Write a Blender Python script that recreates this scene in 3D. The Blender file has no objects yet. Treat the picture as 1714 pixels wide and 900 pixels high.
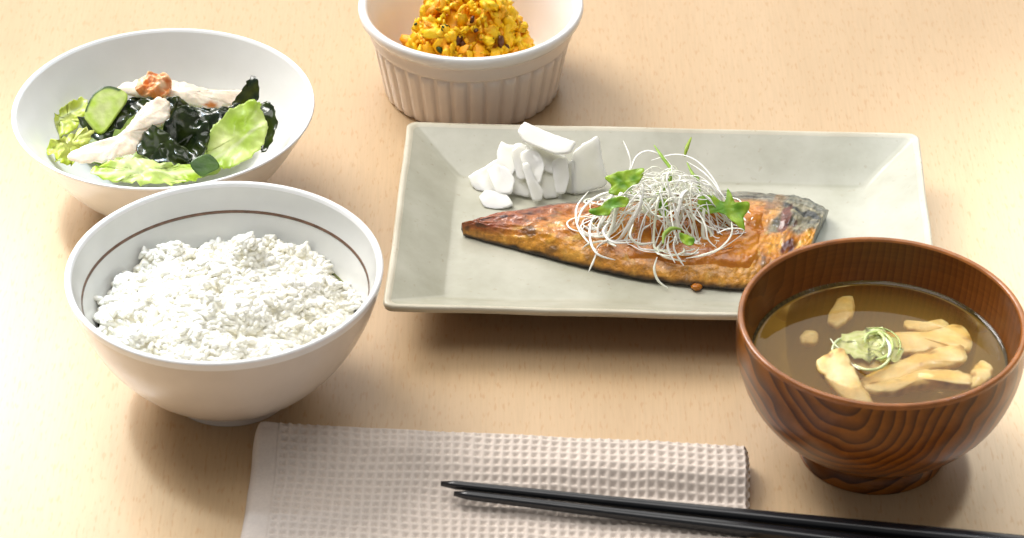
import bpy, bmesh, math, random
import numpy as np
from mathutils import Vector, Matrix, noise

random.seed(7)
SC = bpy.context.scene
COL = SC.collection
U = 0.01                                   # geometry below is written in centimetres

# ------------------------------------------------------------------ camera
TH = math.radians(35.2); DIST = 130.0; FPX = 5000.0
CAM = Vector((0, -DIST*math.cos(TH), DIST*math.sin(TH)))
FWD = Vector((0, math.cos(TH), -math.sin(TH))); UPV = Vector((0, math.sin(TH), math.cos(TH)))
cam_d = bpy.data.cameras.new('camera'); cam = bpy.data.objects.new('camera', cam_d); COL.objects.link(cam)
cam.location = CAM*U; cam.rotation_euler = (math.radians(90)-TH, 0, 0)
cam_d.sensor_width = 36; cam_d.lens = 36*FPX/1714; cam_d.clip_start = .02; cam_d.clip_end = 60
cam_d.dof.use_dof = True; cam_d.dof.focus_distance = 1.29; cam_d.dof.aperture_fstop = 20
SC.camera = cam

# ------------------------------------------------------------------ world and lamps
W = bpy.data.worlds.new('World'); SC.world = W; W.use_nodes = True
bg = W.node_tree.nodes['Background']; bg.inputs[0].default_value = (1, .98, .95, 1); bg.inputs[1].default_value = .21

def area(name, loc, target, size, power, col=(1, 1, 1), sy=None):
    d = bpy.data.lights.new(name, 'AREA'); d.energy = power; d.color = col; d.size = size
    if sy: d.shape = 'RECTANGLE'; d.size_y = sy
    o = bpy.data.objects.new(name, d); COL.objects.link(o)
    o.location = loc; o.rotation_euler = (Vector(target)-Vector(loc)).to_track_quat('-Z', 'Y').to_euler()
    return o
area('key_softbox', (-.98, 1.0, 1.36), (-.05, .0, 0), .85, 35, (1, .965, .92), .85)
area('overhead_fill', (-.15, .10, 1.75), (0, .02, 0), 1.1, 12, (1, .975, .94), 1.1)  # added fill lamp from above that whitens the rice, no visible source
area('back_window', (-.25, 1.75, 1.25), (0, 0, .05), 2.6, 17, (1, .975, .93), 1.5)
def spot(name, loc, target, radius, power, col):
    d = bpy.data.lights.new(name, 'SPOT'); d.energy = power; d.color = col; d.shadow_soft_size = .12; d.spot_blend = 1.0
    v = Vector(target)-Vector(loc); d.spot_size = 2*math.atan(radius/v.length)
    o = bpy.data.objects.new(name, d); COL.objects.link(o); o.location = loc; o.rotation_euler = v.to_track_quat('-Z', 'Y').to_euler(); return o
spot('edge_fade_spot', (-.75, .35, 1.25), (-.345, -.05, 0), .20, 300, (.70, .84, 1))  # this spot and the next are added to bleach the table's side edges
spot('edge_fade_spot', (.75, .25, 1.25), (.37, -.02, 0), .20, 330, (.78, .88, 1))
SC.view_settings.view_transform = 'Standard'; SC.view_settings.look = 'None'
SC.view_settings.exposure = 0.36; SC.view_settings.gamma = 1.0; SC.view_settings.use_curve_mapping = False
SC.cycles.use_denoising = True
SC.cycles.max_bounces = 20; SC.cycles.diffuse_bounces = 14; SC.cycles.transmission_bounces = 14; SC.cycles.volume_bounces = 4; SC.cycles.transparent_max_bounces = 16; SC.cycles.sample_clamp_indirect = 6

# ------------------------------------------------------------------ helpers
def ray(px, py):
    return FWD + Vector((1, 0, 0))*((px-857)/FPX) + UPV*((450-py)/FPX)
def P(px, py, z=0.0):
    d = ray(px, py); return CAM + d*((z-CAM.z)/d.z)
def Pplane(px, py, p0, n):
    d = ray(px, py); return CAM + d*((p0-CAM).dot(n)/d.dot(n))
def ns(x, y, z=0): return noise.noise(Vector((x, y, z)))
def lerp(a, b, t): return a+(b-a)*t
def mixc(a, b, t):
    t = max(0, min(1, t)); return tuple(a[i]+(b[i]-a[i])*t for i in range(3))
def sstep(a, b, x):
    t = max(0, min(1, (x-a)/(b-a))); return t*t*(3-2*t)

def tag(o, label, cat, group=None, kind=None):
    if label: o['label'] = label
    if cat: o['category'] = cat
    if group: o['group'] = group
    if kind: o['kind'] = kind
    return o
def empty(name, loc, label=None, cat=None, group=None, kind=None):
    o = bpy.data.objects.new(name, None); COL.objects.link(o); o.location = Vector(loc)*U
    o.empty_display_size = .01
    return tag(o, label, cat, group, kind)
def mesh_data(name, verts, faces, mat, cols=None, smooth=True):
    me = bpy.data.meshes.new(name)
    me.from_pydata([(v[0]*U, v[1]*U, v[2]*U) for v in verts], [], faces)
    for m in (mat if isinstance(mat, (list, tuple)) else [mat]): me.materials.append(m)
    if smooth: me.polygons.foreach_set('use_smooth', [True]*len(me.polygons))
    if cols is not None:
        a = me.color_attributes.new('Col', 'FLOAT_COLOR', 'POINT')
        a.data.foreach_set('color', np.array([(c[0], c[1], c[2], 1) for c in cols], dtype=np.float32).ravel())
    me.update(); return me
def put(name, me, parent=None, loc=(0, 0, 0), rot=None, scale=None):
    o = bpy.data.objects.new(name, me); COL.objects.link(o); o.location = Vector(loc)*U
    if parent: o.parent = parent
    if rot is not None: o.rotation_euler = rot
    if scale is not None: o.scale = scale
    return o
def obj(name, verts, faces, mat, parent=None, cols=None, smooth=True):
    """parent given: verts are local to it; otherwise world verts, origin moved to the base centre"""
    if parent: return put(name, mesh_data(name, verts, faces, mat, cols, smooth), parent)
    n = len(verts); c = Vector((sum(v[0] for v in verts)/n, sum(v[1] for v in verts)/n, min(v[2] for v in verts)))
    vs = [(v[0]-c.x, v[1]-c.y, v[2]-c.z) for v in verts]
    return put(name, mesh_data(name, vs, faces, mat, cols, smooth), None, c)

def spline(pts, n):
    """Catmull-Rom through pts (tuples), n samples per span"""
    out = []; m = len(pts)
    for i in range(m-1):
        p0 = pts[max(0, i-1)]; p1 = pts[i]; p2 = pts[i+1]; p3 = pts[min(m-1, i+2)]
        for k in range(n):
            t = k/n
            out.append(tuple(.5*((2*b)+(-a+c)*t+(2*a-5*b+4*c-d)*t*t+(-a+3*b-3*c+d)*t**3) for a, b, c, d in zip(p0, p1, p2, p3)))
    out.append(tuple(pts[-1])); return out
def closed_spline(pts, n):
    m = len(pts); out = []
    for i in range(m):
        p0, p1, p2, p3 = pts[i-1], pts[i], pts[(i+1) % m], pts[(i+2) % m]
        for k in range(n):
            t = k/n
            out.append(tuple(.5*((2*b)+(-a+c)*t+(2*a-5*b+4*c-d)*t*t+(-a+3*b-3*c+d)*t**3) for a, b, c, d in zip(p0, p1, p2, p3)))
    return out
def lathe(profile, seg=128, wob=0.0, seed=0.0):
    """profile (r,z); first/last r==0 closes with a fan"""
    vs = []; fs = []; rings = []
    for (r, z) in profile:
        if r < 1e-6:
            rings.append([len(vs)]); vs.append((0, 0, z)); continue
        ring = []
        for k in range(seg):
            a = 2*math.pi*k/seg
            w = 1+wob*ns(math.cos(a)*1.3+seed, math.sin(a)*1.3, z*.25) if wob else 1
            ring.append(len(vs)); vs.append((r*w*math.cos(a), r*w*math.sin(a), z+(wob*r*.35*ns(math.cos(a)*.9, math.sin(a)*.9, seed+5) if wob and z > .5 else 0)))
        rings.append(ring)
    for A, B in zip(rings, rings[1:]):
        if len(A) == 1 and len(B) == 1: continue
        for k in range(seg):
            k2 = (k+1) % seg
            if len(A) == 1: fs.append((A[0], B[k], B[k2]))
            elif len(B) == 1: fs.append((A[k], B[0], A[k2]))
            else: fs.append((A[k], B[k], B[k2], A[k2]))
    return vs, [tuple(reversed(f)) for f in fs] if False else fs
def tube(pts, rad, seg=6, flat=1.0, cap=True):
    vs = []; fs = []; n = len(pts); pts = [Vector(p) for p in pts]
    up = Vector((.13, .21, .97)).normalized(); prev = None
    for i, p in enumerate(pts):
        t = (pts[min(n-1, i+1)]-pts[max(0, i-1)]).normalized()
        if prev is None: a = t.cross(up); a = a.normalized() if a.length > 1e-4 else Vector((1, 0, 0))
        else: a = (prev-t*prev.dot(t)).normalized()
        prev = a; b = t.cross(a)
        r = rad[i] if isinstance(rad, (list, tuple)) else rad
        for k in range(seg):
            q = 2*math.pi*k/seg; vs.append(tuple(p+a*(r*math.cos(q))+b*(r*flat*math.sin(q))))
    for i in range(n-1):
        for k in range(seg):
            k2 = (k+1) % seg; fs.append((i*seg+k, i*seg+k2, (i+1)*seg+k2, (i+1)*seg+k))
    if cap: fs.append(tuple(reversed(range(seg)))); fs.append(tuple(range((n-1)*seg, n*seg)))
    return vs, fs

# ------------------------------------------------------------------ materials
class NT:
    def __init__(s, name):
        s.m = bpy.data.materials.new(name); s.m.use_nodes = True; s.t = s.m.node_tree
        s.b = s.t.nodes['Principled BSDF']; s.out = s.t.nodes['Material Output']
    def n(s, typ, **kw):
        nd = s.t.nodes.new(typ)
        for k, v in kw.items():
            if k.startswith('i_'):
                key = k[2:].replace('_', ' '); nd.inputs[key].default_value = v
            else: setattr(nd, k, v)
        return nd
    def l(s, a, b): s.t.links.new(a, b)
    def coord(s, scale=(1, 1, 1), rot=(0, 0, 0), loc=(0, 0, 0), kind='Object'):
        tc = s.n('ShaderNodeTexCoord'); mp = s.n('ShaderNodeMapping')
        mp.inputs['Scale'].default_value = scale; mp.inputs['Rotation'].default_value = rot; mp.inputs['Location'].default_value = loc
        s.l(tc.outputs[kind], mp.inputs['Vector']); return mp.outputs[0]
    def noise(s, vec, scale, detail=3, rough=.55, dist=0):
        nd = s.n('ShaderNodeTexNoise'); nd.inputs['Scale'].default_value = scale; nd.inputs['Detail'].default_value = detail
        nd.inputs['Roughness'].default_value = rough; nd.inputs['Distortion'].default_value = dist
        s.l(vec, nd.inputs['Vector']); return nd.outputs['Fac']
    def ramp(s, fac, stops):
        r = s.n('ShaderNodeValToRGB'); e = r.color_ramp.elements
        while len(e) < len(stops): e.new(.5)
        for el, (p, c) in zip(e, stops): el.position = p; el.color = (c[0], c[1], c[2], 1) if not isinstance(c, (int, float)) else (c, c, c, 1)
        s.l(fac, r.inputs[0]); return r.outputs[0]
    def mix(s, a, b, fac, mode='MIX'):
        m = s.n('ShaderNodeMix', data_type='RGBA', blend_type=mode)
        for sock, v in ((m.inputs[0], fac), (m.inputs[6], a), (m.inputs[7], b)):
            if isinstance(v, (int, float)): sock.default_value = v
            elif isinstance(v, tuple): sock.default_value = (*v, 1)
            else: s.l(v, sock)
        return m.outputs[2]
    def bump(s, h, dist, strength=1.0, prev=None):
        b = s.n('ShaderNodeBump'); b.inputs['Distance'].default_value = dist; b.inputs['Strength'].default_value = strength
        s.l(h, b.inputs['Height'])
        if prev: s.l(prev, b.inputs['Normal'])
        s.l(b.outputs[0], s.b.inputs['Normal']); return b.outputs[0]
    def set(s, **kw):
        for k, v in kw.items():
            sock = s.b.inputs[k.replace('_', ' ')]
            if hasattr(v, 'links') or isinstance(v, bpy.types.NodeSocket): s.l(v, sock)
            elif isinstance(v, tuple) and len(v) == 3 and sock.type == 'RGBA': sock.default_value = (*v, 1)
            else: sock.default_value = v
        return s

def m_table():
    m = NT('beech_wood')
    v = m.coord((1, 1, 1))
    big = m.noise(m.coord((14, 1.6, 1)), 1.0, 4, .6, .4)
    base = m.ramp(big, [(.25, (.485, .330, .180)), (.5, (.525, .368, .212)), (.75, (.56, .400, .240))])
    fib = m.noise(m.coord((900, 45, 1)), 1.0, 3, .6)
    base = m.mix(base, m.ramp(fib, [(.3, .86), (.6, 1.0)]), .55, 'MULTIPLY')
    fl = m.noise(m.coord((800, 150, 1)), 1.0, 1, .5)                  # short dark beech flecks along the grain
    flm = m.ramp(fl, [(.60, 0.0), (.70, 1.0)])
    col = m.mix(base, (.42, .22, .085), flm); m.t.nodes[-1]
    f2 = m.n('ShaderNodeMath', operation='MULTIPLY'); m.l(flm, f2.inputs[0]); f2.inputs[1].default_value = .42
    col = m.mix(base, (.42, .22, .085), f2.outputs[0])
    m.set(Base_Color=col, Roughness=.38, Specular_IOR_Level=.5)
    m.bump(fib, .00008, .5); return m.m
def m_ceramic(name, c0, c1, rough=.2, speck=None, coat=0.0, bscale=90, bd=.0002):
    m = NT(name); v = m.coord()
    n1 = m.noise(v, 35, 4, .6)
    col = m.ramp(n1, [(.3, c0), (.7, c1)])
    if speck:
        n2 = m.noise(v, 420, 2, .5); col = m.mix(col, speck, m.ramp(n2, [(.66, 0.0), (.74, .5)]))
    m.set(Base_Color=col, Roughness=rough, Specular_IOR_Level=.5, Coat_Weight=coat, Coat_Roughness=.08)
    m.bump(m.noise(v, bscale, 3), bd, .6); return m.m
def m_vc(name, rough=.4, sss=0.0, sr=(.004, .003, .002), nscale=300, namp=.25, bd=0.0, bscale=500, coat=0.0, trans=0.0, spec=.5):
    """colour from the mesh's own colour attribute, broken up by noise"""
    m = NT(name); v = m.coord()
    at = m.n('ShaderNodeVertexColor', layer_name='Col')
    n1 = m.noise(v, nscale, 4, .6)
    col = m.mix(at.outputs[0], m.ramp(n1, [(.25, 1-namp), (.75, 1+namp*.6)]), 1.0, 'MULTIPLY')
    m.set(Base_Color=col, Roughness=rough, Specular_IOR_Level=spec, Coat_Weight=coat, Coat_Roughness=.1)
    if sss: m.set(Subsurface_Weight=sss, Subsurface_Radius=sr, Subsurface_Scale=1.0)
    if bd: m.bump(m.noise(v, bscale, 3), bd, .8)
    if trans:
        tl = m.n('ShaderNodeBsdfTranslucent'); m.l(col, tl.inputs[0])
        mx = m.n('ShaderNodeMixShader'); mx.inputs[0].default_value = trans
        m.l(m.b.outputs[0], mx.inputs[1]); m.l(tl.outputs[0], mx.inputs[2]); m.l(mx.outputs[0], m.out.inputs[0])
    return m.m
def m_plain(name, c, rough=.5, **kw):
    m = NT(name); v = m.coord(); n1 = m.noise(v, kw.pop('nscale', 120), 3)
    d = kw.pop('var', .12)
    col = m.ramp(n1, [(.3, tuple(x*(1-d) for x in c)), (.7, tuple(min(1, x*(1+d)) for x in c))])
    bd = kw.pop('bd', 0); bs = kw.pop('bscale', 300)
    m.set(Base_Color=col, Roughness=rough, **kw)
    if bd: m.bump(m.noise(v, bs, 3), bd, .7)
    return m.m
def m_bowlwood(name, inner=False):
    m = NT(name)
    if inner: v = m.coord((1, 1, .12), (0, 0, .5))
    else: v = m.coord((1, 1, 1), (0, 0, 0), (0, 0, 0))
    wv = m.n('ShaderNodeTexWave', wave_type='RINGS' if not inner else 'BANDS')
    if not inner:
        # growth rings round an axis that leaves the bowl low on its front
        mp = m.coord((1, .42, .8), (.10, 0, .18), (.009, 0, -.072))
        wv.rings_direction = 'Y'; wv.inputs['Scale'].default_value = 66
        nz = m.n('ShaderNodeTexNoise'); nz.inputs['Scale'].default_value = 22; nz.inputs['Detail'].default_value = 2; m.l(m.coord(), nz.inputs['Vector'])
        va = m.n('ShaderNodeVectorMath', operation='SCALE'); va.inputs['Scale'].default_value = .022; m.l(nz.outputs['Color'], va.inputs[0])
        vb = m.n('ShaderNodeVectorMath', operation='ADD'); m.l(mp, vb.inputs[0]); m.l(va.outputs[0], vb.inputs[1])
        m.l(vb.outputs[0], wv.inputs['Vector'])
    else:
        wv.bands_direction = 'X'; wv.inputs['Scale'].default_value = 110; m.l(v, wv.inputs['Vector'])
    wv.wave_profile = 'SAW'
    wv.inputs['Distortion'].default_value = 3.5 if inner else 3.2; wv.inputs['Detail'].default_value = 2; wv.inputs['Detail Scale'].default_value = 1.0 if inner else .35
    fib = m.noise(m.coord((60, 60, 900) if inner else (300, 60, 300)), 1, 3)
    if inner: col = m.ramp(wv.outputs['Fac'], [(0, (.19, .058, .009)), (.6, (.155, .045, .007)), (1, (.115, .031, .005))])
    else: col = m.ramp(wv.outputs['Fac'], [(0, (.27, .088, .007)), (.35, (.22, .068, .005)), (.72, (.12, .034, .003)), (.93, (.055, .015, .002)), (1, (.15, .045, .004))])
    col = m.mix(col, m.ramp(fib, [(.3, .72), (.7, 1.12)]), .7, 'MULTIPLY')
    m.set(Base_Color=col, Roughness=.30, Specular_IOR_Level=.32, Coat_Weight=.15, Coat_Roughness=.08)
    m.bump(wv.outputs['Fac'], .00006, .5); return m.m

M = {}
M['table'] = m_table()
M['white'] = m_ceramic('white_glaze', (.78, .77, .745), (.83, .82, .80), .16)
M['ramekin'] = m_ceramic('ramekin_glaze', (.80, .78, .765), (.85, .835, .82), .2)
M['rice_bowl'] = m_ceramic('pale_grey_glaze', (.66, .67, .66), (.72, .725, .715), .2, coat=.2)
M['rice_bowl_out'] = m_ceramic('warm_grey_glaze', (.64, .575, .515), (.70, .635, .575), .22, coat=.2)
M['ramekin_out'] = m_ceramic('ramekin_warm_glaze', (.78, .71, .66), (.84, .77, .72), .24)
M['rim'] = m_ceramic('white_rim_glaze', (.84, .85, .86), (.88, .88, .89), .12)
M['brown_line'] = m_plain('brown_underglaze', (.16, .085, .055), .25, nscale=300, var=.3)
M['green_line'] = m_plain('green_underglaze', (.17, .19, .07), .25, nscale=300, var=.3)
M['plate'] = m_ceramic('celadon_stoneware', (.35, .345, .265), (.47, .46, .38), .27, (.32, .29, .21), .15, 60, .0004)
M['plate_rim'] = m_ceramic('stoneware_rim', (.44, .40, .30), (.58, .545, .44), .28, (.36, .27, .14), .1, 120, .0004)
M['plate_under'] = m_plain('bounce_brown_stoneware', (.30, .20, .10), .7, var=.2)  # orange-brown light reflected under the plate is put into this colour
M['wood_out'] = m_bowlwood('zelkova_wood'); M['wood_in'] = m_bowlwood('zelkova_wood_inside', True)
M['wood_rim'] = m_plain('zelkova_rim', (.30, .10, .018), .25, nscale=150, var=.25, Coat_Weight=.2)
M['leaf'] = m_vc('lettuce_leaf', .32, 0, nscale=160, namp=.22, bd=.0006, bscale=160, trans=.35)
M['herb'] = m_vc('herb_leaf', .35, 0, nscale=300, namp=.25, bd=.0002, bscale=400, trans=.3)
M['wakame'] = m_vc('wakame', .18, 0, nscale=200, namp=.5, bd=.0003, bscale=130, coat=.2, trans=.2)
M['meat'] = m_vc('steamed_chicken', .34, .3, (.004, .002, .001), nscale=260, namp=.16, bd=.0005, bscale=260)
M['radish'] = m_vc('white_radish', .10, .8, (.006, .006, .0055), trans=.0, nscale=150, namp=.03, bd=.0001, bscale=300)
M['fish'] = m_vc('grilled_fish', .29, .08, (.003, .0015, .0008), nscale=420, namp=.5, bd=.0012, bscale=260, coat=.25, spec=.45)
M['egg'] = m_vc('egg_crumb', .45, .0, trans=.06, nscale=260, namp=.12, bd=.0006, bscale=350)
M['rice'] = m_vc('cooked_rice', .28, .0, nscale=700, namp=.02, trans=.06); M['rice_core'] = m_vc('cooked_rice_core', .5, nscale=700, namp=.02)
M['leek'] = m_vc('leek_shred', .25, .0, nscale=200, namp=.02)
M['tofu'] = m_vc('soup_solid', .35, .3, (.004, .003, .0015), nscale=250, namp=.16, bd=.0003, bscale=300)
M['cloth'] = m_plain('waffle_cotton', (.60, .525, .465), .9, nscale=900, var=.05, bd=.00008, bscale=2500)
M['lacquer'] = m_plain('black_lacquer', (.010, .011, .014), .26, var=.2, Specular_IOR_Level=.5)
def m_sauce():
    m = NT('miso_sauce'); v = m.coord()
    m.set(Base_Color=m.ramp(m.noise(v, 140, 4, .6), [(.3, (.34, .095, .007)), (.6, (.52, .19, .014)), (.8, (.64, .29, .03))]),
          Roughness=.19, Specular_IOR_Level=.45, Coat_Weight=.15, Coat_Roughness=.12, Subsurface_Weight=.15, Subsurface_Radius=(.003, .0012, .0004))
    m.bump(m.noise(v, 180, 3), .0006, .8); return m.m
M['sauce'] = m_sauce()
def m_broth():
    m = NT('clear_broth'); t = m.t
    t.nodes.remove(m.b)
    tr = m.n('ShaderNodeBsdfTransparent'); gl = m.n('ShaderNodeBsdfGlossy'); gl.inputs['Roughness'].default_value = .015
    tr.inputs[0].default_value = (.97, .93, .85, 1)
    fr = m.n('ShaderNodeFresnel'); fr.inputs[0].default_value = 1.36
    mx = m.n('ShaderNodeMixShader'); m.l(fr.outputs[0], mx.inputs[0]); m.l(tr.outputs[0], mx.inputs[1]); m.l(gl.outputs[0], mx.inputs[2])
    m.l(mx.outputs[0], m.out.inputs[0])
    ab = m.n('ShaderNodeVolumeAbsorption'); ab.inputs[0].default_value = (.92, .72, .17, 1); ab.inputs[1].default_value = 34
    sc = m.n('ShaderNodeVolumeScatter'); sc.inputs[0].default_value = (.96, .77, .28, 1); sc.inputs[1].default_value = 22
    ad = m.n('ShaderNodeAddShader'); m.l(ab.outputs[0], ad.inputs[0]); m.l(sc.outputs[0], ad.inputs[1]); m.l(ad.outputs[0], m.out.inputs[1])
    return m.m
M['broth'] = m_broth()

# ------------------------------------------------------------------ the table
bm = bmesh.new(); bmesh.ops.create_cube(bm, size=1)
bmesh.ops.scale(bm, vec=(2.2, 1.7, .03), verts=bm.verts); bmesh.ops.translate(bm, vec=(0, .12, -.015), verts=bm.verts)
bmesh.ops.bevel(bm, geom=[e for e in bm.edges], offset=.003, segments=2, affect='EDGES')
me = bpy.data.meshes.new('table_top'); bm.to_mesh(me); bm.free(); me.materials.append(M['table'])
tag(put('table_top', me), 'pale beech wood table top under all the dishes', 'table', kind='structure')

# ------------------------------------------------------------------ rice bowl
KR = .957; RC = P(375, 449, 6.35*KR); RB = Vector((RC.x, RC.y, 0)); RZ = 6.35
rb = empty('rice_bowl', RB, 'round grey-white bowl with a brown ring painted inside, filled with rice', 'bowl')
outer = spline([(2.62, .0), (2.66, .35), (2.62, .55), (3.1, .72), (4.3, 1.65), (5.35, 2.95), (6.1, 4.4), (6.5, 5.6), (6.64, 6.18)], 6)
rim = spline([(6.64, 6.18), (6.65, 6.30), (6.56, 6.37), (6.44, 6.34), (6.36, 6.2)], 4)
inner = spline([(6.36, 6.2), (6.2, 5.6), (5.92, 4.9), (5.42, 3.72), (4.6, 2.5), (3.2, 1.3), (1.6, .85), (0, .75)], 6)
def inr(z):
    b = min(range(len(inner)-1), key=lambda i: abs((inner[i][1]+inner[i+1][1])/2-z)); a, c = inner[b], inner[b+1]
    return lerp(a[0], c[0], (z-a[1])/(c[1]-a[1]))
vs, fs = lathe([(0, .28), (2.3, .28), (2.38, 0.02), (2.5, 0)]+outer[:-3], 128, .006, 3)
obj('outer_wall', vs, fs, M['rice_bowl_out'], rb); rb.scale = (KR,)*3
vs, fs = lathe(outer[-4:-1]+rim, 128, .006, 3); obj('rim', vs, fs, M['rim'], rb)
vs, fs = lathe([rim[-1]]+inner[1:], 128, .006, 3); obj('inner_wall', vs, fs, M['rice_bowl'], rb)
for z0, z1, mt, nm in ((5.08, 5.20, 'brown_line', 'painted_brown_ring'), (3.70, 3.80, 'green_line', 'painted_green_ring')):
    vs, fs = lathe([(inr(z1)-.004, z1), (inr(z1)-.018, z1-.01), (inr(z0)-.018, z0+.01), (inr(z0)-.004, z0)], 128, .006, 3)
    obj(nm, vs, fs, M[mt], rb)

# rice: a heap of grains
def rice_h(x, y):
    """height of the rice surface over the table, bowl-local cm"""
    r = math.hypot(x, y)/5.6
    h = 3.85+1.15*(1-r*r)
    h += .42*ns(x*.55+3, y*.55)+.70*ns(x*.95, y*.95+9)+.22*ns(x*2.2, y*2.2, 4)
    h += .95*math.exp(-((x-.8)**2+(y-2.9)**2)/.6)            # the knob of rice at the back
    h += .35*math.exp(-((x-3.0)**2+(y-.6)**2)/2.2)-.45*math.exp(-((x-2.3)**2+(y+.9)**2)/.35)-.4*math.exp(-((x+.2)**2+(y-.6)**2)/.3)
    h += .35*math.exp(-((x)**2+(y+3.4)**2)/5)
    return h
def grain_tpl(seed):
    rr = random.Random(seed); L = .30; R = .142; vs = []; fs = []
    rings = [(-1, 0), (-.82, .55), (-.35, .96), (.25, 1.0), (.75, .66), (1, 0)]; seg = 6
    bend = rr.uniform(-.06, .06)
    idx = []
    for t, k in rings:
        if k == 0: idx.append([len(vs)]); vs.append((t*L, bend*t*t, 0)); continue
        row = []
        for s in range(seg):
            a = 2*math.pi*s/seg; row.append(len(vs)); vs.append((t*L, R*k*math.cos(a)+bend*t*t, R*.86*k*math.sin(a)))
        idx.append(row)
    for A, B in zip(idx, idx[1:]):
        for s in range(seg):
            s2 = (s+1) % seg
            if len(A) == 1: fs.append((A[0], B[s2], B[s]))
            elif len(B) == 1: fs.append((A[s], A[s2], B[0]))
            else: fs.append((A[s], A[s2], B[s2], B[s]))
    return vs, fs
TPL = [grain_tpl(i) for i in range(5)]
rr = random.Random(11)
rice = empty('cooked_rice', (RB.x, RB.y, KR), 'heap of white cooked rice in the grey-white bowl', 'rice')
rice.scale = (KR,)*3
def rice_col(rnd): 
    w = rnd.uniform(.0, 1); return (.935-.012*w, .92-.016*w, .86-.065*w)
# core under the grains
core = []; cf = []; NR, NS = 26, 72
for i in range(NR+1):
    for k in range(NS):
        a = 2*math.pi*k/NS; r = i/NR; 
        x, y = 5.35*r*math.cos(a), 5.35*r*math.sin(a)
        z = rice_h(x, y)-.03; lim = inr(z)-.06
        s = min(1, lim/5.35) if r > .9 else 1
        core.append((x*s, y*s, z-1.0))
for i in range(NR):
    for k in range(NS): k2 = (k+1) % NS; cf.append((i*NS+k, (i+1)*NS+k, (i+1)*NS+k2, i*NS+k2))
obj('rice_core', core, cf, M['rice_core'], rice, [(.93, .895, .76)]*len(core))
grains = []
for i in range(5200):
    a = rr.uniform(0, 2*math.pi); r = 5.62*math.sqrt(rr.random())
    x, y = r*math.cos(a), r*math.sin(a)
    if ns(x*1.6+20, y*1.6, 2) < -.42 and rr.random() < .6: continue
    z = rice_h(x, y)+rr.uniform(-.09, .025)
    if rr.random() < .06: z += .10
    if r > inr(z)-.17: continue
    grains.append((x, y, z-1.0, rr.uniform(0, 6.28), rr.gauss(0, .30), rr.gauss(0, .8), rr.uniform(.82, 1.08), rr.randrange(5)))
grains.sort(key=lambda g: (g[2] + 1.0 - rice_h(g[0], g[1])) + (.2 if g[1] < 1 else 0), reverse=True)
gm = [mesh_data('rice_grain', v, f, M['rice'], [rice_col(rr)]*len(v)) for v, f in TPL]
for g in grains[:300]:
    put('rice_grain', gm[g[7]], rice, g[:3], (g[5], g[4], g[3]), (g[6],)*3)
V, F, CC = [], [], []
for g in grains[300:]:
    m4 = Matrix.LocRotScale(Vector(g[:3]), __import__('mathutils').Euler((g[5], g[4], g[3])), Vector((g[6],)*3))
    b0 = len(V); tv, tf = TPL[g[7]]; c = rice_col(rr)
    for p in tv: V.append(tuple(m4 @ Vector(p))); CC.append(c)
    F += [tuple(b0+q for q in f) for f in tf]
o = obj('packed_grains', V, F, M['rice'], rice, CC); o['kind'] = 'stuff'

# ------------------------------------------------------------------ salad bowl
KS = .957; SZ = 5.1*KS; SCn = P(274, 177, SZ); SB = Vector((SCn.x, SCn.y, 0))
sb = empty('salad_bowl', SB, 'wide white bowl with flaring sides holding the green seaweed salad', 'bowl')
outer = spline([(2.95, 0), (2.98, .3), (2.95, .45), (3.5, .62), (4.7, 1.7), (5.7, 3.0), (6.45, 4.2), (6.88, 4.95)], 6)
rim = spline([(6.88, 4.95), (6.96, 5.06), (6.93, 5.14), (6.84, 5.14), (6.74, 5.04)], 4)
inner_s = spline([(6.74, 5.04), (6.3, 4.3), (5.5, 3.1), (4.4, 1.85), (3.0, .95), (1.5, .72), (0, .68)], 6)
def inr_s(z):
    b = min(range(len(inner_s)-1), key=lambda i: abs((inner_s[i][1]+inner_s[i+1][1])/2-z)); a, c = inner_s[b], inner_s[b+1]
    return lerp(a[0], c[0], (z-a[1])/(c[1]-a[1]))
vs, fs = lathe([(0, .22), (2.6, .22), (2.7, .02), (2.85, 0)]+outer, 128, .004, 8); obj('outer_wall', vs, fs, M['white'], sb); sb.scale = (KS,)*3
vs, fs = lathe([outer[-1]]+rim[1:], 128, .004, 8); obj('rim', vs, fs, M['rim'], sb)
vs, fs = lathe([rim[-1]]+inner_s[1:], 128, .004, 8); obj('inner_wall', vs, fs, M['white'], sb)

# ------------------------------------------------------------------ ramekin
KK = .974; KZ = 4.7; KC = P(788, 3, KZ*KK); KB = Vector((KC.x, KC.y, 0))
rk = empty('ramekin', KB, 'white ribbed ramekin holding the yellow egg crumble', 'ramekin')
Ro = lambda z: 4.12+.85*(z/KZ)
vs, fs = lathe([(0, .15), (3.75, .15), (3.85, .0), (4.02, 0), (4.10, .08)]+[(Ro(z), z) for z in (.3, 1, 2, 2.7, 3.0)]+spline([(Ro(3.0)+.0, 3.0), (4.80, 3.12), (4.92, 3.25), (4.97, 3.7), (5.02, 3.92)], 4)[1:], 144)
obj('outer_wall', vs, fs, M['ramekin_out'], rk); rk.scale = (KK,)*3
vs, fs = lathe(spline([(5.02, 3.92), (5.14, 4.0), (5.34, 4.22), (5.42, 4.5), (5.36, 4.68), (5.2, 4.72), (5.02, 4.6), (4.9, 4.3)], 5), 144); obj('rim', vs, fs, M['rim'], rk)
vs, fs = lathe(spline([(4.9, 4.3), (4.5, 3.2), (4.15, 1.6), (3.9, .85), (3.2, .54), (0, .5)], 6), 144); obj('inner_wall', vs, fs, M['ramekin'], rk)
NF = 36; fv = []; ff = []
hw = math.pi/NF*.93
zs = [.06, .14, .6, 1.3, 2.0, 2.6, 2.92, 3.02]
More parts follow.
